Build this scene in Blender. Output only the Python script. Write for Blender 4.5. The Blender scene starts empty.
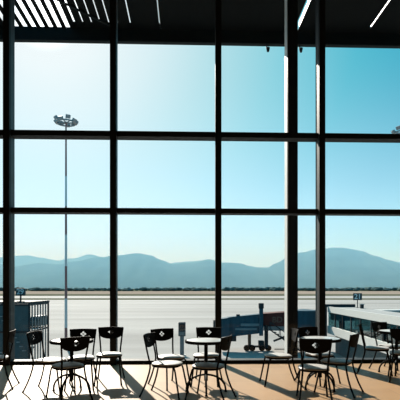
import bpy, bmesh, math, random
from mathutils import Vector, Matrix, noise
random.seed(7)
PI = math.pi
sc = bpy.context.scene
COL = sc.collection
YAW = math.radians(1.75)          # the view is turned a touch to the right of the facade's normal

def P(x, d, z=0.0):
    """metres to the right of / ahead of the standing point -> world (facade-aligned) point"""
    return Vector((d*math.sin(YAW) + x*math.cos(YAW), d*math.cos(YAW) - x*math.sin(YAW), z))

# ------------------------------------------------------------------ materials
def lin(c):
    return tuple(((v/255)/12.92 if v/255 <= .04045 else ((v/255+.055)/1.055)**2.4) for v in c)

def mat(name, rgb, rough=.5, metal=0.0, var=.12, scale=6.0, spec=.5, coat=0.0, stretch=(1, 1, 1), bump=0.0):
    m = bpy.data.materials.new(name); m.use_nodes = True
    nt = m.node_tree; b = nt.nodes['Principled BSDF']
    tc = nt.nodes.new('ShaderNodeTexCoord'); mp = nt.nodes.new('ShaderNodeMapping')
    mp.inputs['Scale'].default_value = stretch
    nz = nt.nodes.new('ShaderNodeTexNoise'); nz.inputs['Scale'].default_value = scale; nz.inputs['Detail'].default_value = 4
    rp = nt.nodes.new('ShaderNodeValToRGB')
    lo = [max(0, c*(1-var)) for c in rgb]; hi = [min(1, c*(1+var)) for c in rgb]
    rp.color_ramp.elements[0].position = .3; rp.color_ramp.elements[0].color = (*lo, 1)
    rp.color_ramp.elements[1].position = .7; rp.color_ramp.elements[1].color = (*hi, 1)
    L = nt.links.new
    L(tc.outputs['Object'], mp.inputs['Vector']); L(mp.outputs['Vector'], nz.inputs['Vector'])
    L(nz.outputs['Fac'], rp.inputs['Fac']); L(rp.outputs['Color'], b.inputs['Base Color'])
    b.inputs['Roughness'].default_value = rough; b.inputs['Metallic'].default_value = metal
    b.inputs['Specular IOR Level'].default_value = spec
    b.inputs['Coat Weight'].default_value = coat
    if bump:
        bp = nt.nodes.new('ShaderNodeBump'); bp.inputs['Strength'].default_value = bump; bp.inputs['Distance'].default_value = .02
        L(nz.outputs['Fac'], bp.inputs['Height']); L(bp.outputs['Normal'], b.inputs['Normal'])
    return m

def glass_mat(name, tint, base=.008):
    m = bpy.data.materials.new(name); m.use_nodes = True
    nt = m.node_tree; nt.nodes.clear(); L = nt.links.new
    out = nt.nodes.new('ShaderNodeOutputMaterial'); mix = nt.nodes.new('ShaderNodeMixShader')
    tr = nt.nodes.new('ShaderNodeBsdfTransparent'); gl = nt.nodes.new('ShaderNodeBsdfGlossy')
    lw = nt.nodes.new('ShaderNodeLayerWeight'); lw.inputs['Blend'].default_value = .5
    pw = nt.nodes.new('ShaderNodeMath'); pw.operation = 'POWER'; pw.inputs[1].default_value = 4
    ml = nt.nodes.new('ShaderNodeMath'); ml.operation = 'MULTIPLY_ADD'; ml.inputs[1].default_value = .6; ml.inputs[2].default_value = base
    tr.inputs['Color'].default_value = (*tint, 1); gl.inputs['Roughness'].default_value = .01
    gl.inputs['Color'].default_value = (.9, .95, .95, 1)
    L(lw.outputs['Facing'], pw.inputs[0]); L(pw.outputs[0], ml.inputs[0]); L(ml.outputs[0], mix.inputs['Fac'])
    L(tr.outputs[0], mix.inputs[1]); L(gl.outputs[0], mix.inputs[2]); L(mix.outputs[0], out.inputs['Surface'])
    return m

def floor_mat():
    m = bpy.data.materials.new('polished_floor'); m.use_nodes = True
    nt = m.node_tree; b = nt.nodes['Principled BSDF']; L = nt.links.new
    tc = nt.nodes.new('ShaderNodeTexCoord')
    br = nt.nodes.new('ShaderNodeTexBrick')
    br.inputs['Scale'].default_value = 1.0; br.inputs['Brick Width'].default_value = 1.2; br.inputs['Row Height'].default_value = .6
    br.inputs['Mortar Size'].default_value = .003; br.offset = 0.5
    br.inputs['Color1'].default_value = (.40, .255, .135, 1); br.inputs['Color2'].default_value = (.365, .23, .118, 1)
    br.inputs['Mortar'].default_value = (.23, .155, .095, 1)
    nz = nt.nodes.new('ShaderNodeTexNoise'); nz.inputs['Scale'].default_value = 2.2; nz.inputs['Detail'].default_value = 6
    mx = nt.nodes.new('ShaderNodeMix'); mx.data_type = 'RGBA'; mx.blend_type = 'MULTIPLY'; mx.inputs['Factor'].default_value = .35
    rp = nt.nodes.new('ShaderNodeValToRGB')
    rp.color_ramp.elements[0].position = .3; rp.color_ramp.elements[0].color = (.72, .66, .62, 1)
    rp.color_ramp.elements[1].position = .7; rp.color_ramp.elements[1].color = (1, 1, 1, 1)
    L(tc.outputs['Object'], br.inputs['Vector']); L(tc.outputs['Object'], nz.inputs['Vector'])
    L(nz.outputs['Fac'], rp.inputs['Fac']); L(br.outputs['Color'], mx.inputs['A']); L(rp.outputs['Color'], mx.inputs['B'])
    L(mx.outputs['Result'], b.inputs['Base Color'])
    rr = nt.nodes.new('ShaderNodeMapRange'); rr.inputs['To Min'].default_value = .46; rr.inputs['To Max'].default_value = .56
    L(nz.outputs['Fac'], rr.inputs['Value']); L(rr.outputs['Result'], b.inputs['Roughness'])
    b.inputs['Specular IOR Level'].default_value = .16
    return m

M = {}
M['floor'] = floor_mat()
M['glass'] = glass_mat('window_glass', (.97, .99, .995))
M['frame'] = mat('dark_frame_paint', (.005, .008, .010), .6, var=.1, spec=.2)
M['alu'] = mat('mullion_side_aluminium', (.030, .034, .036), .5, spec=.25, var=.08)
M['plaster'] = mat('plaster', (.04, .045, .05), .9, var=.06)
M['ceil'] = mat('ceiling_paint', (.03, .035, .04), .9, var=.05)
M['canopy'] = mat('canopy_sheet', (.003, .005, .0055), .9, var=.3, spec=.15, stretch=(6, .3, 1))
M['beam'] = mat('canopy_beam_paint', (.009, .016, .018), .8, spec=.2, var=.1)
M['sunlitw'] = mat('sunlit_face_white', (.60, .60, .58), .5, var=.04)  # white standing in for sunlight on faces of dark parts
M['coldark'] = mat('column_dark_paint', (.005, .007, .008), .8, spec=.2, var=.08)
M['chair'] = mat('black_painted_steel', (.004, .005, .006), .6, var=.1, spec=.08)
M['backpanel'] = mat('black_back_panel', (.004, .004, .0045), .7, var=.1, spec=.1)
M['seat'] = mat('pale_seat_vinyl', (.42, .415, .40), .5, var=.05, scale=20)
M['tabletop'] = mat('pale_laminate', (.52, .54, .54), .28, var=.06, scale=10)
M['edge'] = mat('dark_edge_band', (.006, .006, .007), .8, spec=.08)
M['concrete'] = mat('apron_concrete', (.285, .275, .262), .9, var=.2, scale=.08, stretch=(.12, 1, 1), spec=.1)
M['taxi'] = mat('taxiway_concrete', (.31, .295, .28), .9, var=.05, scale=.02, spec=.1)
M['asphalt'] = mat('asphalt', (.20, .19, .175), .9, var=.1, scale=.05, spec=.1)
M['drygrass'] = mat('dry_grass', (.27, .22, .18), 1, var=.15, scale=.01, stretch=(.2, 1, 1), spec=0)
M['verge'] = mat('verge_grass', (.11, .11, .08), 1, var=.15, scale=.03, spec=0)
M['field'] = mat('far_fields', (.12, .13, .09), 1, var=.35, scale=.004, stretch=(.3, 1, 1), spec=0)
M['forest'] = mat('tree_foliage', (.085, .125, .118), 1, var=.4, scale=.06, spec=0)
M['hill'] = mat('scrub_hillside', (.045, .075, .062), 1, var=.45, scale=.004, spec=0)
M['mastw'] = mat('mast_white_paint', (.50, .52, .52), .5, var=.05)
M['mastr'] = mat('mast_red_paint', (.22, .10, .095), .5, var=.1)
M['lamp'] = mat('floodlight_housing', (.22, .23, .24), .5)
M['steel'] = mat('galvanised_steel', (.20, .23, .24), .5, metal=.3, var=.1)
M['dksteel'] = mat('dark_steel', (.018, .028, .033), .7, var=.1, spec=.2)
M['blue'] = mat('bridge_blue_panel', (.022, .075, .105), .7, var=.2, scale=1.2, stretch=(2, 2, .4), spec=.15)
M['bluelt'] = mat('bridge_window_strip', (.10, .19, .22), .5, var=.1, spec=.2)
M['red'] = mat('bridge_red_panel', (.09, .028, .024), .8, var=.3, scale=1, spec=.15)
M['rubber'] = mat('rubber', (.008, .008, .008), .9, spec=.15)
M['brown'] = mat('rusty_column', (.13, .075, .05), .7)
M['white'] = mat('white_panel', (.46, .455, .43), .6, var=.04)
M['conc2'] = mat('walkway_roof_felt', (.25, .255, .25), .9, var=.08, scale=.6)
M['teal'] = glass_mat('walkway_glass', (.30, .50, .53), .10)
M['tealpanel'] = mat('teal_mesh_panel', (.04, .075, .083), .7, var=.15, scale=3)
M['signface'] = mat('sign_face', (.014, .028, .032), .5)
M['signtext'] = mat('sign_lettering', (.55, .62, .62), .5, var=.03)
M['vanwhite'] = mat('van_paint', (.03, .05, .055), .5, spec=.2)
M['vanglass'] = mat('van_glass', (.01, .015, .018), .15)
M['signalgrey'] = mat('signal_grey', (.10, .13, .14), .5)
M['signaldark'] = mat('signal_dark', (.02, .035, .042), .5)

# ------------------------------------------------------------------ mesh helpers
def obj(name, bm, m, parent=None, smooth=False):
    me = bpy.data.meshes.new(name)
    bmesh.ops.recalc_face_normals(bm, faces=bm.faces[:])
    if smooth:
        for f in bm.faces: f.smooth = True
        for e in bm.edges:
            if len(e.link_faces) == 2 and e.calc_face_angle(0) > math.radians(40): e.smooth = False
    bm.to_mesh(me); bm.free()
    me.materials.append(m)
    o = bpy.data.objects.new(name, me); COL.objects.link(o)
    if parent: o.parent = parent
    return o

def NB(): return bmesh.new()

def box(bm, x0, x1, y0, y1, z0, z1, mtx=None, bev=0):
    r = bmesh.ops.create_cube(bm, size=1)
    vs = r['verts']
    for v in vs:
        v.co = Vector(((x0+x1)/2 + v.co.x*(x1-x0), (y0+y1)/2 + v.co.y*(y1-y0), (z0+z1)/2 + v.co.z*(z1-z0)))
    if bev:
        es = list({e for v in vs for e in v.link_edges})
        rb = bmesh.ops.bevel(bm, geom=es, offset=bev, segments=2, profile=.5, affect='EDGES')
        vs = list({v for v in rb['verts']} | {v for v in vs if v.is_valid})
    if mtx:
        for v in vs: v.co = mtx @ v.co
    return bm

def tube(bm, pts, r, seg=8, smoothit=0, closed=False, taper=None):
    pts = [Vector(p) for p in pts]
    for _ in range(smoothit):
        q = [pts[0]]
        for a, b in zip(pts, pts[1:]):
            q += [a.lerp(b, .25), a.lerp(b, .75)]
        q.append(pts[-1]); pts = q
    n = len(pts); rings = []
    prev = None
    for i, p in enumerate(pts):
        if closed: t = (pts[(i+1) % n]-pts[i-1]).normalized()
        else: t = (pts[min(i+1, n-1)]-pts[max(i-1, 0)]).normalized()
        if prev is None:
            u = t.orthogonal().normalized()
        else:
            u = (prev - t*prev.dot(t)).normalized()
        prev = u; w = t.cross(u)
        rr = r if taper is None else r + (taper-r)*i/(n-1)
        rings.append([bm.verts.new(p + (u*math.cos(k*2*PI/seg)+w*math.sin(k*2*PI/seg))*rr) for k in range(seg)])
    m = n if closed else n-1
    for i in range(m):
        A, B = rings[i], rings[(i+1) % n]
        for k in range(seg): bm.faces.new((A[k], A[(k+1) % seg], B[(k+1) % seg], B[k]))
    if not closed:
        bm.faces.new(rings[0]); bm.faces.new(rings[-1])
    return bm

def lathe(bm, prof, seg=32, c=(0, 0, 0)):
    rings = []
    for r, z in prof:
        if r < 1e-5: rings.append([bm.verts.new((c[0], c[1], c[2]+z))])
        else: rings.append([bm.verts.new((c[0]+r*math.cos(2*PI*k/seg), c[1]+r*math.sin(2*PI*k/seg), c[2]+z)) for k in range(seg)])
    for A, B in zip(rings, rings[1:]):
        for k in range(seg):
            a, b = A[k % len(A)], A[(k+1) % len(A)]; c_, d = B[(k+1) % len(B)], B[k % len(B)]
            f = [a]
            for v in (b, c_, d):
                if v not in f: f.append(v)
            if len(f) > 2: bm.faces.new(f)
    return bm

def text_mesh(body, size, depth, m, parent, name='lettering'):
    cu = bpy.data.curves.new('lettering', 'FONT'); cu.body = body; cu.size = size; cu.extrude = depth
    cu.align_x = 'CENTER'; cu.align_y = 'CENTER'; cu.offset = size*.012
    t = bpy.data.objects.new('tmp', cu); COL.objects.link(t)
    dg = bpy.context.evaluated_depsgraph_get(); dg.update()
    me = bpy.data.meshes.new_from_object(t.evaluated_get(dg))
    bpy.data.objects.remove(t); bpy.data.curves.remove(cu)
    me.materials.clear(); me.materials.append(m); me.name = name
    o = bpy.data.objects.new(name, me); COL.objects.link(o); o.parent = parent
    return o

def thing(name, label, cat, loc=(0, 0, 0), rz=0, group=None):
    o = bpy.data.objects.new(name, None); COL.objects.link(o)
    o.location = loc; o.rotation_euler = (0, 0, rz); o['label'] = label; o['category'] = cat
    o.empty_display_size = .2
    if group: o['group'] = group
    return o

def tag(o, label, cat, group=None, kind=None):
    o['label'] = label; o['category'] = cat
    if group: o['group'] = group
    if kind: o['kind'] = kind
    return o

def struct(name, bm, m, label, cat, parent=None):
    o = obj(name, bm, m, parent)
    if not parent: tag(o, label, cat, kind='structure')
    return o

def dup(root, loc, rz, label, group=None):
    r = root.copy(); COL.objects.link(r); r.location = loc; r.rotation_euler = (0, 0, rz); r['label'] = label
    if group: r['group'] = group
    for ch in list(root.children):
        c = ch.copy(); COL.objects.link(c); c.parent = r
        for g in list(ch.children):
            d = g.copy(); COL.objects.link(d); d.parent = c
    return r

# ------------------------------------------------------------------ room shell
MX = [.632 + 2.062*k for k in range(-6, 7)]
XL, XR, YB, YW, ZC = MX[0], MX[-1], -9.0, 9.10, 7.8
struct('floor', box(NB(), XL-.2, XR+.2, YB-.2, 9.3, -.25, 0), M['floor'], 'sunlit polished tan tile floor of the hall', 'floor')
struct('ceiling', box(NB(), XL-.2, XR+.2, YB-.2, 9.3, ZC, ZC+.2), M['ceil'], 'dark ceiling of the hall', 'ceiling')
struct('wall_left', box(NB(), XL-.2, XL-.05, YB, 9.3, 0, ZC), M['plaster'], 'left side wall of the hall', 'wall')
struct('wall_right', box(NB(), XR+.05, XR+.2, YB, 9.3, 0, ZC), M['plaster'], 'right side wall of the hall', 'wall')
struct('wall_back', box(NB(), XL-.05, XR+.05, YB-.2, YB, 0, ZC), M['plaster'], 'back wall of the hall', 'wall')
bm = NB(); box(bm, XL-.2, XR+.2, 9.16, 9.3, -6, -.25); box(bm, XL-.2, XR+.2, 9.16, 9.3, ZC+.2, 9.0)
struct('wall_front', bm, M['plaster'], 'facade below and above the glazing', 'wall')
nt_ = 0
for i, x in enumerate(MX):
    nt_ += 1
    r = struct('trim_%d' % nt_, box(NB(), x-.06, x+.06, 8.83, 8.92, 0, ZC), M['frame'], 'dark vertical mullion of the glass wall, number %d from the left' % (i+1), 'mullion')
    obj('mullion_web', box(NB(), x-.042, x+.042, 8.92, 9.16, 0, ZC), M['alu'], r)
ZT = [(0.0, .065), (2.985, 3.08), (4.495, 4.60), (7.6, 7.8)]
for i, (a, b) in enumerate(ZT):
    nt_ += 1
    nm = ['bottom rail of the glass wall along the floor', 'lower dark horizontal transom across the glass wall', 'upper dark horizontal transom across the glass wall', 'head rail of the glass wall under the ceiling'][i]
    bm = NB()
    for xa, xb in zip(MX, MX[1:]): box(bm, xa+.042, xb-.042, 8.92, 9.16, a, b)
    struct('trim_%d' % nt_, bm, M['frame'], nm, 'transom')
n = 0
for bi, (xa, xb) in enumerate(zip(MX, MX[1:])):
    for ri, ((_, a), (b, _)) in enumerate(zip(ZT, ZT[1:])):
        n += 1
        struct('window_%d' % n, box(NB(), xa+.042, xb-.042, 9.095, 9.105, a, b), M['glass'],
               '%s window pane in bay %d from the left' % (['tall bottom', 'middle', 'tall top'][ri], bi+1), 'window')

# canopy outside, slatted, with slits open to the sky
gaps = []
k = -34
while k <= 3:
    x = -2.60 + .236*k
    w = .030
    if x < -2.9: w = .050
    if x < -3.25: w = .12  # slits widened near the sun to stand in for its glare
    if x < -5.1: w = .06
    gaps.append((x, w))
    k += 1
gaps += [(-1.54, .03), (-.74, .018), (3.10, .10), (5.15, .030), (7.4, .03)]
gaps.sort()
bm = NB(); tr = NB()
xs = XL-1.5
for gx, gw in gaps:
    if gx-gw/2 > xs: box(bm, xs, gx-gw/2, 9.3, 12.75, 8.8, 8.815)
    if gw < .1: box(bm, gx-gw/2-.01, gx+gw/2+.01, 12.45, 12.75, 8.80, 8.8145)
    if gx > -1.5: box(tr, gx+gw/2, gx+gw/2+.012, 9.3, 12.48, 8.795, 8.93)  # pale strip: sunlight on the slit's edge put into the colour
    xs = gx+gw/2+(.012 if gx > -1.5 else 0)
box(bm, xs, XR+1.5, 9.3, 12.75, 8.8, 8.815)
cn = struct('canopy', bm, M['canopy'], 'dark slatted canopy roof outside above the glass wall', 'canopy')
obj('sunlit_slit_edge', tr, M['sunlitw'], cn)
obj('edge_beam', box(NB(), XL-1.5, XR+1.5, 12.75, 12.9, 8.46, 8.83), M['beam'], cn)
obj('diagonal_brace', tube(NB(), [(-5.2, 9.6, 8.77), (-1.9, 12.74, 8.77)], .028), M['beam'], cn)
# column
def column(x, y, label):
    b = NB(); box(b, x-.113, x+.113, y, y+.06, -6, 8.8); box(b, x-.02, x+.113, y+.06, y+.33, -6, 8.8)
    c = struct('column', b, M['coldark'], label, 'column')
    obj('sunlit_side_white', box(NB(), x-.118, x-.02, y+.06, y+.33, -6, 8.8), M['sunlitw'], c)  # sun on the left face put into a pale colour
column(2.42, 10.15, 'dark square column outside carrying the canopy, its sunlit left side coloured pale')
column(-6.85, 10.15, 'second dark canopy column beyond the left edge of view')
for i, px in enumerate([(-4.93), (2.3), (3.25)]):
    t = thing('spotlight', ['small spotlight under the left end of the canopy beam', 'small spotlight under the canopy beam just left of the column', 'small spotlight under the canopy beam between column and mullion'][i], 'light', (px, 12.82, 8.46), 0, 'spotlights under the canopy')
    obj('bracket', box(NB(), -.015, .015, -.015, .015, -.10, 0), M['dksteel'], t)
    obj('lamp_head', lathe(NB(), [(0, -.05), (.035, -.05), (.055, .06), (0, .06)], 12, (.04, 0, -.14)), M['dksteel'], t)

# ------------------------------------------------------------------ cafe furniture
def make_backrest():
    """D-shaped panel: straight top, bowed lower edge, diamond of four small openings; bent and raked"""
    bm = NB(); es = []
    def loop(pts):
        vs = [bm.verts.new((x, y, 0)) for x, y in pts]
        for a, b in zip(vs, vs[1:]+vs[:1]): es.append(bm.edges.new((a, b)))
    out = []
    for i in range(17):
        u = -1 + i/8; out.append((u*.203, .852 + .006*(1-u*u) + (.004 if abs(u) == 1 else 0)))
    out.append((.194, .79))
    for i in range(19):
        a = PI*i/18; out.append((.183*math.cos(a)*(1-.0*math.sin(a)), .752 - .088*math.sin(a)**.8))
    out.append((-.194, .79))
    loop(out)
    s = .0195
    for dx, dz in ((0, s*1.22), (0, -s*1.22), (-s*1.35, 0), (s*1.35, 0)):
        cx, cz = dx, .775+dz
        loop([(cx+s*1.12, cz), (cx, cz+s), (cx-s*1.12, cz), (cx, cz-s)])
    bmesh.ops.triangle_fill(bm, use_beauty=True, edges=es)
    for i in range(-5, 6):
        bmesh.ops.bisect_plane(bm, geom=bm.verts[:]+bm.edges[:]+bm.faces[:], plane_co=(i*.034, 0, 0), plane_no=(1, 0, 0))
    r = bmesh.ops.extrude_face_region(bm, geom=bm.faces[:])
    for v in [g for g in r['geom'] if isinstance(g, bmesh.types.BMVert)]: v.co.z = .014
    for v in bm.verts:
        x, z, t = v.co.x, v.co.y, v.co.z
        v.co = Vector((x, back_y(z) - .030*(1-(x/.2)**2) - t + .012, z))
    return bm

def back_y(z): return -.205 - .17*(z-.45)

def seat_bm():
    bm = NB()
    pro = [(0, .463), (.12, .464), (.175, .461), (.197, .455), (.204, .446), (.197, .439), (0, .438)]
    seg = 40
    rings = []
    for r, z in pro:
        ring = []
        for k in range(seg):
            a = 2*PI*k/seg; c, s = math.cos(a), math.sin(a)
            e = .62 if s < 0 else .8                       # squarish back, rounder front
            x = math.copysign(abs(c)**e, c)*r; y = math.copysign(abs(s)**e, s)*r*1.02
            x *= 1 - .08*(y < 0)*abs(y)/.2
            ring.append((x, y, z))
        rings.append(ring)
    V = []
    for ri, ring in enumerate(rings):
        if pro[ri][0] == 0: V.append([bm.verts.new((0, 0, pro[ri][1]))])
        else: V.append([bm.verts.new(p) for p in ring])
    for A, B in zip(V, V[1:]):
        for k in range(seg):
            q = []
            for v in (A[k % len(A)], A[(k+1) % seg % len(A)], B[(k+1) % seg % len(B)], B[k % len(B)]):
                if v not in q: q.append(v)
            if len(q) > 2: bm.faces.new(q)
    return bm

def make_chair(label, group):
    t = thing('cafe_chair', label, 'chair', group=group)
    obj('seat', seat_bm(), M['seat'], t, True)
    fr = NB()
    ring = []
    for k in range(28):
        a = 2*PI*k/28; c, s = math.cos(a), math.sin(a)
        ring.append((math.copysign(abs(c)**.7, c)*.186, math.copysign(abs(s)**.7, s)*.188, .425))
    tube(fr, ring, .0155, 8, closed=True)
    obj('seat_frame', fr, M['chair'], t, True)
    obj('backrest', make_backrest(), M['backpanel'], t)
    for s in (-1, 1):
        b = NB()
        tube(b, [(s*.215, -.325, 0), (s*.185, -.245, .18), (s*.158, -.192, .38), (s*.156, -.196, .46), (s*.166, -.224, .58), (s*.184, -.252, .74), (s*.196, back_y(.85)+.002, .846)], .0128, 8, 1)
        lg = obj('leg', b, M['chair'], t, True)
        obj('foot_cap', lathe(NB(), [(0, 0), (.014, 0), (.014, .02), (0, .02)], 10, (s*.214, -.323, 0)), M['rubber'], lg)
        b = NB()
        tube(b, [(s*.205, .245, 0), (s*.185, .205, .2), (s*.168, .168, .40), (s*.16, .14, .415)], .0128, 8, 1)
        lg = obj('leg', b, M['chair'], t, True)
        obj('foot_cap', lathe(NB(), [(0, 0), (.014, 0), (.014, .02), (0, .02)], 10, (s*.2045, .244, 0)), M['rubber'], lg)
    return t

def make_table(label):
    t = thing('cafe_table', label, 'table', group='round cafe tables')
    obj('table_top', lathe(NB(), [(0, .722), (.278, .722), (.288, .745), (.282, .748), (0, .748)], 48), M['tabletop'], t, True)
    obj('edge_band', lathe(NB(), [(.270, .708), (.300, .708), (.307, .716), (.307, .742), (.302, .749), (.283, .749)], 48), M['edge'], t, True)
    obj('pole', lathe(NB(), [(0, .16), (.027, .16), (.027, .70), (.06, .705), (.12, .722), (0, .722)], 20), M['chair'], t, True)
    for a in (.35, .35+PI/2):
        b = NB(); pts = []
        for i in range(25):
            u = PI*i/24
            r = -.285*math.cos(u); z = .012 + .235*math.sin(u)**.85
            pts.append((r*math.cos(a), r*math.sin(a), z))
        tube(b, pts, .0145, 8)
        ft = obj('foot_arch', b, M['chair'], t, True)
        for s in (-1, 1):
            obj('foot_pad', lathe(NB(), [(0, 0), (.02, 0), (.02, .014), (0, .014)], 12, (s*.285*math.cos(a), s*.285*math.sin(a), 0)), M['rubber'], ft)
    return t

tb0 = make_table('round pedestal table at the left, the one in front of the striped mast')
tabs = [(-1.86, 6.52, -.55, None), (.087, 6.52, -.35, 'round pedestal table in the middle, to the right of the grey post outside'),
        (1.805, 6.76, .15, 'round pedestal table in front of the dark column at the right'),
        (3.45, 7.9, .75, 'farthest round table, at the right edge of view by the white walkway')]
for i, (x, d, a, lb) in enumerate(tabs):
    if i == 0: tb0.location = P(x, d); tb0.rotation_euler.z = a-YAW
    else: dup(tb0, P(x, d), a-YAW, lb)

G = 'black cafe chairs with pale seats'
ch0 = make_chair('cafe chair at the left edge of view, half hidden behind the leftmost mullion', G)
# back position (right, ahead), heading in degrees (0 = to the right, 90 = away towards the glass)
chairs = [
    (-2.86, 6.86, 190, None),
    (-2.45, 6.65, -10, 'cafe chair at the left table, seen side on in front of the barred stair tower'),
    (-1.64, 5.93, 128, 'cafe chair with its back to the viewer, in front of the left table'),
    (-1.84, 7.09, -82, 'cafe chair behind the left table, nearer to the striped mast, facing the viewer'),
    (-1.47, 7.43, -84, 'cafe chair to the right of the left table, its back against the second mullion'),
    (-.72, 6.38, -16, 'cafe chair furthest left of the middle table group, angled to the right'),
    (-.60, 7.12, -56, 'cafe chair just left of the grey post outside, overlapping the chair in front of it'),
    (.14, 7.36, -98, 'cafe chair behind the middle table, facing the viewer'),
    (.360, 6.02, 157, 'cafe chair at the right of the middle table, side on against the central mullion'),
    (1.49, 7.06, 183, 'cafe chair before the dark column, facing left, its back lost against the column'),
    (1.776, 7.42, -62, 'cafe chair behind the table by the column, mostly hidden by the table'),
    (1.47, 5.72, 81, 'nearest chair at the right, its back to the viewer in front of the column table'),
    (2.185, 6.34, 145, 'cafe chair to the right of the column table, seen from its side'),
    (2.86, 8.02, -22, 'cafe chair in the far right group, left of the far table and side on'),
    (3.37, 8.46, -60, 'cafe chair behind the far right table, close to the glass'),
    (3.22, 7.10, 70, 'cafe chair cut by the right edge of view, in front of the far table'),
]
for i, (x, d, a, lb) in enumerate(chairs):
    ar = math.radians(a)
    loc = P(x + .272*math.cos(ar), d + .272*math.sin(ar)); rz = ar - PI/2 - YAW
    if i == 0: ch0.location = loc; ch0.rotation_euler.z = rz
    else: dup(ch0, loc, rz, lb)

# ------------------------------------------------------------------ airfield
GZ = -6.0
def ground(name, d0, d1, m, label, cat, w0=None, w1=None, z=GZ):
    b = NB(); w0 = w0 or max(60, d0*1.3); w1 = w1 or d1*1.3
    vs = [b.verts.new(P(*p, z)) for p in ((-w0, d0), (w0, d0), (w1, d1), (-w1, d1))]
    f = b.faces.new(vs)
    r = bmesh.ops.extrude_face_region(b, geom=[f])
    for v in [g for g in r['geom'] if isinstance(g, bmesh.types.BMVert)]: v.co.z -= .5
    return struct(name, b, m, label, cat)
ground('apron', 9.6, 285, M['concrete'], 'wide pale concrete apron outside the terminal', 'apron', 60, 400)
ground('taxiway_verge', 285, 330, M['verge'], 'narrow dark grass strip between apron and taxiway', 'grass strip')
ground('taxiway', 330, 425, M['taxi'], 'pale taxiway strip beyond the apron', 'taxiway')
ground('runway_verge', 425, 560, M['verge'], 'darker grass strip before the dry field', 'grass strip')
ground('dry_field', 560, 1050, M['drygrass'], 'pinkish dry grass field across the airport', 'field')
ground('plain', 1050, 9000, M['field'], 'flat plain of fields at the foot of the hills', 'plain')

# woodland line
b = NB()
for i in range(420):
    d = random.uniform(1090, 1350); x = random.uniform(-.58, .58)*d
    nn = .5+.5*noise.noise(Vector((x*.006, d*.002, 3)))
    h = random.uniform(4, 8) + 5*nn**2
    r = bmesh.ops.create_icosphere(b, subdivisions=2, radius=1)
    s = random.uniform(5, 11)
    for v in r['verts']:
        q = 1 + .35*noise.noise(v.co*2 + Vector((i*3.1, 0, 0)))
        v.co = Vector((v.co.x*s*q, v.co.y*s*q, v.co.z*h*.55*q + h*.45)) + P(x, d, GZ)
tag(obj('far_woodland', b, M['forest']), 'dark line of distant trees along the far side of the airfield', 'trees', kind='stuff')

# hills
def ridge(name, prof, D, front, back, label, seed, amp=.12, rows=26, cols=220):
    b = NB()
    def h(px):
        if px <= prof[0][0]: y = prof[0][1]
        elif px >= prof[-1][0]: y = prof[-1][1]
        else:
            for (xa, ya), (xb, yb) in zip(prof, prof[1:]):
                if xa <= px <= xb:
                    t = (px-xa)/(xb-xa); t = t*t*(3-2*t); y = ya+(yb-ya)*t; break
        return (288-y)/450*D
    grid = []
    for j in range(rows):
        t = j/(rows-1)
        d = D - front + (front+back)*t
        pk = front/(front+back)
        s = (t/pk) if t < pk else max(0, 1-(t-pk)/(1-pk))
        row = []
        for i in range(cols):
            px = -120 + 640*i/(cols-1)
            x = (px-200)/450*D
            H = h(px) + 8*noise.noise(Vector((px*.11, seed, 0)))*D/6000
            rav = noise.fractal(Vector((x*.0024, d*.0009, seed)), 1.0, 2.0, 5)
            z = H*(s**1.15) * (1 + amp*rav*(1-s)*2) + H*.05*rav*math.sin(PI*min(1, s))
            row.append(b.verts.new(P(x, d, GZ - 2 + max(0, z+7*s))))
        grid.append(row)
    for j in range(rows-1):
        for i in range(cols-1):
            b.faces.new((grid[j][i], grid[j][i+1], grid[j+1][i+1], grid[j+1][i]))
    o = obj(name, b, M['hill'])
    for p in o.data.polygons: p.use_smooth = True
    return tag(o, label, 'hills', kind='structure')
ridge('mountain_ridge', [(-120, 262), (-60, 257), (0, 257), (25, 255), (40, 257), (56, 260), (72, 258), (90, 254), (104, 257), (116, 259), (138, 262), (165, 264), (178, 262), (190, 261), (203, 260), (215, 262), (235, 264),
                         (262, 267), (300, 268), (345, 262), (385, 259), (400, 262), (440, 270), (520, 268)], 8200, 1900, 900, 'far blue mountain ridge along the horizon', 11)
ridge('mountain_ridge', [(-120, 270), (0, 264), (15, 266), (40, 263), (60, 264), (75, 261), (98, 257), (118, 255), (138, 253), (150, 255), (162, 260), (172, 264), (184, 263), (196, 262), (208, 259), (222, 262), (238, 263), (255, 267), (266, 268), (276, 263), (288, 257), (302, 252), (318, 249),
                         (335, 247.5), (347, 248), (362, 251), (376, 256), (390, 260), (402, 264), (420, 270), (520, 274)], 6600, 1700, 800, 'nearer blue mountain with its broad top at the right', 29)
ridge('mountain_ridge', [(-120, 282), (0, 280), (40, 279), (90, 281), (130, 283), (170, 279), (200, 277), (228, 281), (270, 282), (320, 282), (345, 276), (362, 270), (378, 271), (392, 276), (420, 282), (520, 280)], 5900, 900, 500, 'low foothills in front of the blue mountains', 47)

# haze over the plain (real scattering medium)
hz = bpy.data.materials.new('haze_air'); hz.use_nodes = True
hn = hz.node_tree; hn.nodes.clear()
ho = hn.nodes.new('ShaderNodeOutputMaterial'); hs = hn.nodes.new('ShaderNodeVolumeScatter')
hs.inputs['Color'].default_value = (.27, .66, 1.0, 1); hs.inputs['Density'].default_value = 3.0e-4; hs.inputs['Anisotropy'].default_value = 0
hn.links.new(hs.outputs[0], ho.inputs['Volume'])
b = NB(); box(b, -9000, 9000, 2300, 8000, -5.9, 540, Matrix.Rotation(-YAW, 4, 'Z'))
tag(obj('haze', b, hz), 'pale blue haze over the plain in front of the mountains', 'haze', kind='stuff')

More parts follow.
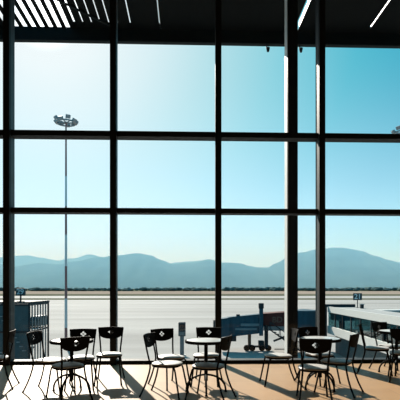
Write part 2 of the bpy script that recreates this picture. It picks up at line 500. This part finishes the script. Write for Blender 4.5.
# floodlight masts
def make_mast(label, H, loc):
    t = thing('light_mast', label, 'mast', loc, -YAW, 'floodlight masts')
    nb = 7; z = 0; cuts = [0, 2.2, 6.1, 10.4, 14.6, 18.4, 22.4, H]
    for i, (a, c) in enumerate(zip(cuts, cuts[1:])):
        ra, rc = .20-.10*a/H, .20-.10*c/H
        obj('pole_section', lathe(NB(), [(0, a), (ra, a), (rc, c), (0, c)], 16), M['mastw'] if i % 2 else M['mastr'], t, True)
    obj('base_plate', lathe(NB(), [(0, 0), (.5, 0), (.5, .12), (.28, .25), (0, .25)], 16), M['steel'], t)
    b = NB(); lathe(b, [(1.15, H-.15), (1.35, H-.15), (1.35, H), (1.15, H), (1.15, H-.15)], 24)
    for k in range(4): box(b, -1.2, 1.2, -.05, .05, H-.13, H-.02, Matrix.Rotation(k*PI/4, 4, 'Z'))
    obj('lamp_ring', b, M['steel'], t)
    for k in range(9):
        a = 2*PI*k/9+.3
        m = Matrix.Translation((1.35*math.cos(a), 1.35*math.sin(a), H+.05+.25*(k % 2))) @ Matrix.Rotation(a, 4, 'Z') @ Matrix.Rotation(.6, 4, 'Y')
        fl = obj('floodlight', box(NB(), -.14, .16, -.30, .30, -.20, .25, m, .03), M['lamp'], t)
        obj('floodlight_bracket', box(NB(), -.30, -.1, -.03, .03, -.25, .05, m), M['steel'], fl)
    obj('lightning_rod', tube(NB(), [(0, 0, H), (0, 0, H+1.0)], .04), M['steel'], t)
    return t
m0 = make_mast('tall red and white banded floodlight mast standing on the apron at the left', 29.6, P((66-200)/450*60, 60, GZ))
make_mast('floodlight mast at the right edge of view, only its lamp cluster in sight', 28.25, P(27.2, 60, GZ))

# stair tower at the left with barred cage
ST = thing('stair_tower', 'teal grey external stair tower with vertical bars at the left', 'stair tower', P(-10.3, 25, GZ), -YAW)
TX, TD, TT = .82, 3.1, 6.62
b = NB()
for x in (-3.2, TX):
    for y in (0, TD): box(b, x-.045, x+.045, y-.045, y+.045, 0, TT)
for z in (2.2, 5.05, TT-.06):
    for y in (0, TD): box(b, -3.2, TX, y-.03, y+.03, z-.05, z+.05)
    for x in (-3.2, TX): box(b, x-.03, x+.03, 0, TD, z-.05, z+.05)
obj('frame', b, M['dksteel'], ST)
obj('roof_slab', box(NB(), -3.3, TX+.06, -.08, TD+.08, TT, TT+.11), M['dksteel'], ST)
obj('mesh_panel', box(NB(), -3.15, TX-.05, .02, .05, 0, TT-.1), M['tealpanel'], ST)
for i in range(6):
    y = .42 + i*.44
    obj('cage_bar', box(NB(), TX-.03, TX+.03, y-.045, y+.045, 0, TT-.06), M['steel'], ST)
for f in range(3):
    b = NB()
    x0, x1 = (.55, -1.35) if f % 2 == 0 else (-1.35, .55)
    for k in range(9):
        u = k/8; x = x0+(x1-x0)*u; z = f*2.0 + u*2.0
        box(b, x-.12, x+.12, .5, 1.4, z+.02, z+.07)
    for y in (.5, 1.4):
        tube(b, [(x0, y, f*2.0+.02), (x1, y, f*2.0+2.02)], .035, 6)
        tube(b, [(x0, y, f*2.0+.95), (x1, y, f*2.0+2.6)], .025, 6)
    obj('stair_flight', b, M['steel'], ST)
b = NB()
for z in (.0, 2.0, 4.0):                                # outer run of treads on the front of the panel
    for k in range(9):
        u = k/8; x = .55 - 1.3*u; box(b, x-.09, x+.09, -.10, .0, z+u*1.9, z+u*1.9+.05)
obj('front_tread', b, M['steel'], ST)

def gate_sign(text, label, loc, w, h, post):
    t = thing('gate_sign', label, 'sign', loc, -YAW, 'gate number signs')
    obj('post', tube(NB(), [(0, 0, 0), (0, 0, post+.05)], .05), M['dksteel'], t)
    obj('base_plate', box(NB(), -.18, .18, -.12, .12, 0, .03), M['dksteel'], t)
    pn = obj('sign_panel', box(NB(), -w/2, w/2, -.06, .06, post, post+h, None, .015), M['signface'], t)
    tx = text_mesh(text, h*1.0, .01, M['signtext'], pn)
    tx.rotation_euler = (PI/2, 0, 0); tx.location = (0, -.068, post+h/2)
    return t
gate_sign('29', 'dark gate sign reading 29 on top of the stair tower', P(-10.2, 25.6, GZ+6.73), .54, .42, .34)

# parked van behind the bars
def van(loc, rz, label):
    t = thing('service_van', label, 'van', loc, rz)
    b = NB()
    pr = [(-2.3, .35), (-2.35, 1.0), (-2.2, 1.15), (-1.55, 1.3), (-1.0, 2.05), (-.7, 2.2), (2.2, 2.2), (2.35, 2.0), (2.38, .35)]
    A = [b.verts.new((-.92 if z < 1.4 else -.80, y, z)) for y, z in pr]; B = [b.verts.new((.92 if z < 1.4 else .80, y, z)) for y, z in pr]
    b.faces.new(A); b.faces.new(B[::-1])
    for i in range(len(pr)):
        j = (i+1) % len(pr); b.faces.new((A[i], A[j], B[j], B[i]))
    obj('body', b, M['vanwhite'], t)
    b = NB(); v = [b.verts.new(p) for p in ((-.72, -1.57, 1.34), (.72, -1.57, 1.34), (.66, -1.06, 2.03), (-.66, -1.06, 2.03))]
    f = b.faces.new(v); r = bmesh.ops.extrude_face_region(b, geom=[f])
    for q in [g for g in r['geom'] if isinstance(g, bmesh.types.BMVert)]: q.co += Vector((0, -.03, .025))
    obj('windscreen', b, M['vanglass'], t)
    obj('bumper', box(NB(), -.9, .9, -2.45, -2.25, .38, .62, None, .04), M['rubber'], t)
    for s in (-1, 1):
        obj('headlight', box(NB(), s*.72-.14, s*.72+.14, -2.40, -2.25, .78, .98, None, .02), M['white'], t)
        obj('wing_mirror', box(NB(), s*1.02-.08, s*1.02+.08, -1.40, -1.28, 1.35, 1.62, None, .02), M['rubber'], t)
        for y in (-1.5, 1.5):
            w = obj('wheel', lathe(NB(), [(0, -.11), (.30, -.11), (.34, -.06), (.34, .06), (.30, .11), (0, .11)], 20), M['rubber'], t)
            w.location = (s*.84, y, .34); w.rotation_euler = (0, PI/2, 0)
    return t
van(P((37.5-200)/450*86, 86, GZ), -.15, 'dark service van parked on the apron behind the barred stair tower')

# signal post
sp = thing('signal_post', 'grey post with a dark box head standing on the apron in the middle', 'post', P((182-200)/450*50, 50, GZ), -YAW)
obj('base_plate', box(NB(), -.4, .4, -.3, .3, 0, .08), M['steel'], sp)
obj('pole', box(NB(), -.22, .22, -.16, .16, .08, 2.15, None, .03), M['signalgrey'], sp)
hd = obj('head_box', box(NB(), -.40, .40, -.22, .22, 2.15, 3.72, None, .06), M['signaldark'], sp)
obj('display_screen', box(NB(), -.31, .31, -.25, -.22, 2.75, 3.5), M['vanglass'], hd)
obj('lower_panel', box(NB(), -.31, .31, -.245, -.22, 2.25, 2.62), M['signalgrey'], hd)

# boarding bridge: telescoping blue and red tunnels running to a rotunda
JB = thing('boarding_bridge', 'blue and red passenger boarding bridge parked low on the apron', 'boarding bridge', P(2.6, 53, GZ), -YAW)
def panel_tunnel(x0, x1, za0, za1, zb0, zb1, y0, y1, m, name, ribs=True):
    """tunnel from x0 to x1; floor/roof heights at each end"""
    b = NB()
    v = [b.verts.new(p) for p in ((x0, y0, za0), (x1, y0, zb0), (x1, y0, zb1), (x0, y0, za1), (x0, y1, za0), (x1, y1, zb0), (x1, y1, zb1), (x0, y1, za1))]
    for f in ((0, 1, 2, 3), (4, 5, 6, 7), (0, 1, 5, 4), (3, 2, 6, 7), (0, 3, 7, 4), (1, 2, 6, 5)): b.faces.new([v[i] for i in f])
    o = obj(name, b, m, JB)
    if ribs:
        n = max(2, int(abs(x1-x0)/.55))
        rb = NB()
        for i in range(n+1):
            u = i/n; x = x0+(x1-x0)*u
            box(rb, x-.04, x+.04, y0-.06, y0, za0+(zb0-za0)*u, za1+(zb1-za1)*u)
        for z in (0, 1):
            a, c = (za0, zb0) if z == 0 else (za1, zb1)
            q = [(x0, y0-.03, a), (x1, y0-.03, c)]; tube(rb, q, .06, 6)
        obj('panel_rib', rb, M['blue'] if m is M['blue'] else M['dksteel'], o)
    return o
cab = panel_tunnel(-.45, .75, 1.75, 3.80, 1.90, 3.95, -.3, 2.6, M['blue'], 'cab')
obj('cab_bellows', box(NB(), -1.0, -.45, -.2, 2.5, 1.7, 3.75, None, .12), M['dksteel'], cab)
inner = panel_tunnel(.75, 4.75, 1.78, 4.00, 2.25, 4.40, 0, 2.3, M['blue'], 'inner_tunnel')
obj('window_strip', box(NB(), 2.2, 4.35, -.08, -.02, 3.02, 3.32), M['bluelt'], inner)
obj('window_strip', box(NB(), 1.55, 4.1, -.08, -.02, 2.55, 2.78), M['bluelt'], inner)
obj('roof_hatch', box(NB(), 1.75, 2.15, .6, 1.1, 4.05, 4.35), M['dksteel'], inner)
obj('equipment_box', box(NB(), .85, 1.65, -.35, .1, 1.25, 1.85), M['dksteel'], inner)
outer = panel_tunnel(4.75, 10.0, 2.95, 4.45, 2.75, 4.80, .3, 2.6, M['red'], 'outer_tunnel', False)
obj('lower_rail', box(NB(), 4.9, 10.0, .18, .30, 2.45, 2.95), M['steel'], outer)
tx = text_mesh('BD', .95, .015, M['brown'], outer); tx.rotation_euler = (PI/2, 0, 0); tx.location = (6.55, .28, 3.72)
rot = obj('rotunda', lathe(NB(), [(0, 1.6), (1.55, 1.6), (1.55, 4.6), (1.7, 4.62), (1.7, 4.82), (.4, 4.95), (0, 4.95)], 24, (9.9, 1.4, 0)), M['blue'], JB)
obj('rotunda_pedestal', lathe(NB(), [(0, 0), (.9, 0), (.9, .2), (.5, .3), (.5, 1.6), (0, 1.6)], 20, (9.9, 1.4, 0)), M['dksteel'], JB)
obj('link_corridor', box(NB(), 11.2, 12.15, .6, 2.4, 1.7, 4.75), M['dksteel'], JB)
bp = obj('beacon_post', box(NB(), 4.35, 4.80, -.35, -.05, 1.9, 5.1, None, .03), M['blue'], JB)
obj('beacon_box', box(NB(), 4.28, 4.86, -.45, .0, 5.1, 5.72, None, .05), M['dksteel'], bp)
obj('support_column', box(NB(), 3.15, 3.5, .7, 1.2, .5, 2.2), M['brown'], JB)
bg = obj('bogie', box(NB(), 2.75, 5.75, .6, 1.3, .40, .62, None, .05), M['dksteel'], JB)
for x in (2.95, 3.6, 4.75, 5.5):
    w = obj('wheel', lathe(NB(), [(0, -.2), (.30, -.2), (.37, -.1), (.37, .1), (.30, .2), (0, .2)], 24), M['rubber'], JB)
    w.location = (x, .45, .37); w.rotation_euler = (PI/2, 0, 0)
obj('lift_column', box(NB(), 5.05, 5.45, .1, .5, .4, 3.1), M['dksteel'], JB)
obj('motor_box', box(NB(), 4.35, 5.0, .2, .9, .6, 1.25, None, .06), M['dksteel'], JB)
b = NB()
for k in range(10):
    u = k/9; x = 5.7 + 3.2*u; z = 2.6 - 2.3*u
    box(b, x-.2, x+.2, -.9, -.1, z-.03, z+.03)
for y in (-.9, -.1):
    tube(b, [(5.6, y, 2.6), (9.0, y, .2)], .07, 6); tube(b, [(5.6, y, 3.5), (9.0, y, 1.15)], .045, 6)
    for u in (0, .33, .66, 1): tube(b, [(5.6+3.4*u, y, 2.6-2.4*u), (5.6+3.4*u, y, 3.5-2.35*u)], .035, 6)
obj('service_stair', b, M['dksteel'], JB)
b = NB()
tube(b, [(6.0, -.4, 1.3), (7.2, -.4, 1.75), (8.6, -.4, 2.4)], .12, 8, 2); tube(b, [(6.1, -.4, .35), (9.6, -.4, .35)], .06, 6)
obj('cable_tray', b, M['dksteel'], JB)

# fixed glazed walkway at the right, running out from the terminal
WK = thing('fixed_walkway', 'glazed fixed walkway with two white bands running out from the terminal at the right', 'walkway', P(14.75, 10.4, GZ), -YAW)
LW = 41.6
obj('roof', box(NB(), .2, 3.2, 0, LW, 5.15, 5.28), M['conc2'], WK)
obj('roof_band', box(NB(), 0, .2, 0, LW, 4.72, 5.36), M['white'], WK)
obj('floor_band', box(NB(), -.05, .2, 0, LW, 2.30, 3.16), M['white'], WK)
obj('floor_slab', box(NB(), .2, 3.2, 0, LW, 2.55, 2.8), M['dksteel'], WK)
obj('lower_wall', box(NB(), .9, 1.0, 0, LW, 0, 2.3), M['tealpanel'], WK)
obj('far_wall', box(NB(), 3.1, 3.2, 0, LW, 2.8, 5.15), M['teal'], WK)
fw = obj('end_frame', box(NB(), -.65, -.1, LW-.1, LW+.25, 0, 5.45), M['dksteel'], WK)
obj('end_frame_head', box(NB(), -.65, 3.2, LW+.0, LW+.3, 5.28, 5.62), M['dksteel'], fw)
nb = 16
for i in range(nb):
    y0, y1 = LW*i/nb, LW*(i+1)/nb
    obj('glass_panel', box(NB(), .08, .11, y0+.04, y1-.04, 3.16, 4.72), M['teal'], WK)
    obj('glazing_post', box(NB(), .04, .16, y0-.04, y0+.04, 3.16, 4.72), M['dksteel'], WK)
for i in range(0, nb, 4):
    y = LW*(i+2)/nb
    b = NB(); box(b, 1.2, 1.7, y-.25, y+.25, 0, 2.55); tube(b, [(1.45, y-2.2, 2.55), (1.45, y, .9), (1.45, y+2.2, 2.55)], .09, 6)
    obj('support_leg', b, M['dksteel'], WK)
gate_sign('21', 'dark gate sign reading 21 on the roof of the right walkway', P((357.5-200)/450*50.5, 50.5, GZ+5.285), .98, .78, .85)
ub = thing('roof_vent', 'small dark vent box on the roof beside the right gate sign', 'vent', P(17.55, 48.8, GZ+5.28), -YAW)
obj('housing', box(NB(), -.16, .16, -.2, .2, 0, .42, None, .03), M['dksteel'], ub); obj('cap', box(NB(), -.2, .2, -.24, .24, .42, .5), M['steel'], ub)

# neighbouring walkway farther right
W2 = thing('far_walkway', 'pale roofed walkway of the next gate, farther off at the right edge', 'walkway', P(28.0, 78, GZ), -YAW+.32)
obj('roof', box(NB(), -5.5, 14, -1.6, 1.6, 3.4, 3.65), M['white'], W2)
obj('side_wall', box(NB(), -5.3, 14, -1.45, 1.45, 2.0, 3.4), M['tealpanel'], W2)
for x in (-4, 3, 10): obj('support_leg', box(NB(), x-.3, x+.3, -.4, .4, 0, 2.0), M['dksteel'], W2)

# ------------------------------------------------------------------ sky and sun
S = P(-.351, 1.0, .640); S.normalize()
w = bpy.data.worlds.new('sky'); sc.world = w; w.use_nodes = True
nt = w.node_tree; nt.nodes.clear(); L = nt.links.new
out = nt.nodes.new('ShaderNodeOutputWorld'); bg = nt.nodes.new('ShaderNodeBackground')
tc = nt.nodes.new('ShaderNodeTexCoord')
nv = nt.nodes.new('ShaderNodeVectorMath'); nv.operation = 'NORMALIZE'
dt = nt.nodes.new('ShaderNodeVectorMath'); dt.operation = 'DOT_PRODUCT'; dt.inputs[1].default_value = S
L(tc.outputs['Generated'], nv.inputs[0]); L(nv.outputs[0], dt.inputs[0])
ac = nt.nodes.new('ShaderNodeMath'); ac.operation = 'ARCCOSINE'; ac.use_clamp = False
cl = nt.nodes.new('ShaderNodeMath'); cl.operation = 'MINIMUM'; cl.inputs[1].default_value = .99999
L(dt.outputs['Value'], cl.inputs[0]); L(cl.outputs[0], ac.inputs[0])
dv = nt.nodes.new('ShaderNodeMath'); dv.operation = 'DIVIDE'; dv.inputs[1].default_value = math.radians(90); L(ac.outputs[0], dv.inputs[0])
r1 = nt.nodes.new('ShaderNodeValToRGB'); cr = r1.color_ramp
stops = [(0, (255, 255, 255)), (6, (246, 253, 254)), (12, (224, 243, 247)), (18, (190, 229, 236)), (26, (140, 211, 224)), (34, (84, 189, 210)), (42, (50, 168, 197)), (60, (42, 146, 182)), (90, (36, 125, 160))]
while len(cr.elements) < len(stops): cr.elements.new(.5)
for e, (a, c) in zip(cr.elements, stops): e.position = a/90; e.color = (*lin(c), 1)
L(dv.outputs[0], r1.inputs['Fac'])
# towards the horizon the sky pales
sx = nt.nodes.new('ShaderNodeSeparateXYZ'); L(nv.outputs[0], sx.inputs[0])
mr = nt.nodes.new('ShaderNodeMapRange'); mr.interpolation_type = 'SMOOTHSTEP'
mr.inputs['From Min'].default_value = -.02; mr.inputs['From Max'].default_value = .50; mr.inputs['To Min'].default_value = .92; mr.inputs['To Max'].default_value = 0
L(sx.outputs['Z'], mr.inputs['Value'])
r2 = nt.nodes.new('ShaderNodeValToRGB'); c2 = r2.color_ramp
st2 = [(0, (234, 243, 246)), (25, (222, 241, 252)), (38, (203, 234, 248)), (50, (180, 224, 236)), (64, (140, 208, 226)), (90, (90, 170, 195))]
while len(c2.elements) < len(st2): c2.elements.new(.5)
for e, (a, c) in zip(c2.elements, st2): e.position = a/90; e.color = (*lin(c), 1)
L(dv.outputs[0], r2.inputs['Fac'])
mx = nt.nodes.new('ShaderNodeMix'); mx.data_type = 'RGBA'
L(mr.outputs[0], mx.inputs['Factor']); L(r1.outputs['Color'], mx.inputs['A']); L(r2.outputs['Color'], mx.inputs['B'])
# glow round the sun
gl = nt.nodes.new('ShaderNodeMapRange'); gl.inputs['From Min'].default_value = 0; gl.inputs['From Max'].default_value = .055
gl.inputs['To Min'].default_value = 4; gl.inputs['To Max'].default_value = 1; gl.interpolation_type = 'SMOOTHSTEP'
L(dv.outputs[0], gl.inputs['Value'])
L(mx.outputs['Result'], bg.inputs['Color']); hb = nt.nodes.new('ShaderNodeMath'); hb.operation = 'MULTIPLY_ADD'; hb.inputs[1].default_value = .40
L(mr.outputs[0], hb.inputs[0]); L(gl.outputs[0], hb.inputs[2])
sb = nt.nodes.new('ShaderNodeMapRange'); sb.inputs['From Min'].default_value = .56; sb.inputs['From Max'].default_value = .80  # extra strength in the unseen side sky, added to tint shade indoors
sb.inputs['To Min'].default_value = 0; sb.inputs['To Max'].default_value = .35; sb.interpolation_type = 'SMOOTHSTEP'
L(dv.outputs[0], sb.inputs['Value'])
ad = nt.nodes.new('ShaderNodeMath'); L(hb.outputs[0], ad.inputs[0]); L(sb.outputs[0], ad.inputs[1])
L(ad.outputs[0], bg.inputs['Strength']); L(bg.outputs[0], out.inputs['Surface'])

sl = bpy.data.lights.new('sun', 'SUN'); sl.energy = 10.3; sl.angle = math.radians(.53); sl.color = (1, .88, .76)
so = bpy.data.objects.new('sun', sl); COL.objects.link(so); so.location = (0, 0, 30)
so.rotation_euler = (-S).to_track_quat('-Z', 'Y').to_euler()

# ------------------------------------------------------------------ camera
cam = bpy.data.cameras.new('camera'); co = bpy.data.objects.new('camera', cam); COL.objects.link(co)
cam.sensor_width = 36; cam.lens = 450/400*36; cam.shift_y = .22; cam.clip_end = 30000; cam.clip_start = .05
co.location = (0, 0, 1.5); co.rotation_euler = (PI/2, 0, -YAW)
sc.camera = co
sc.view_settings.view_transform = 'Standard'; sc.view_settings.look = 'None'
sc.view_settings.exposure = 0; sc.view_settings.gamma = 1; sc.view_settings.use_curve_mapping = False
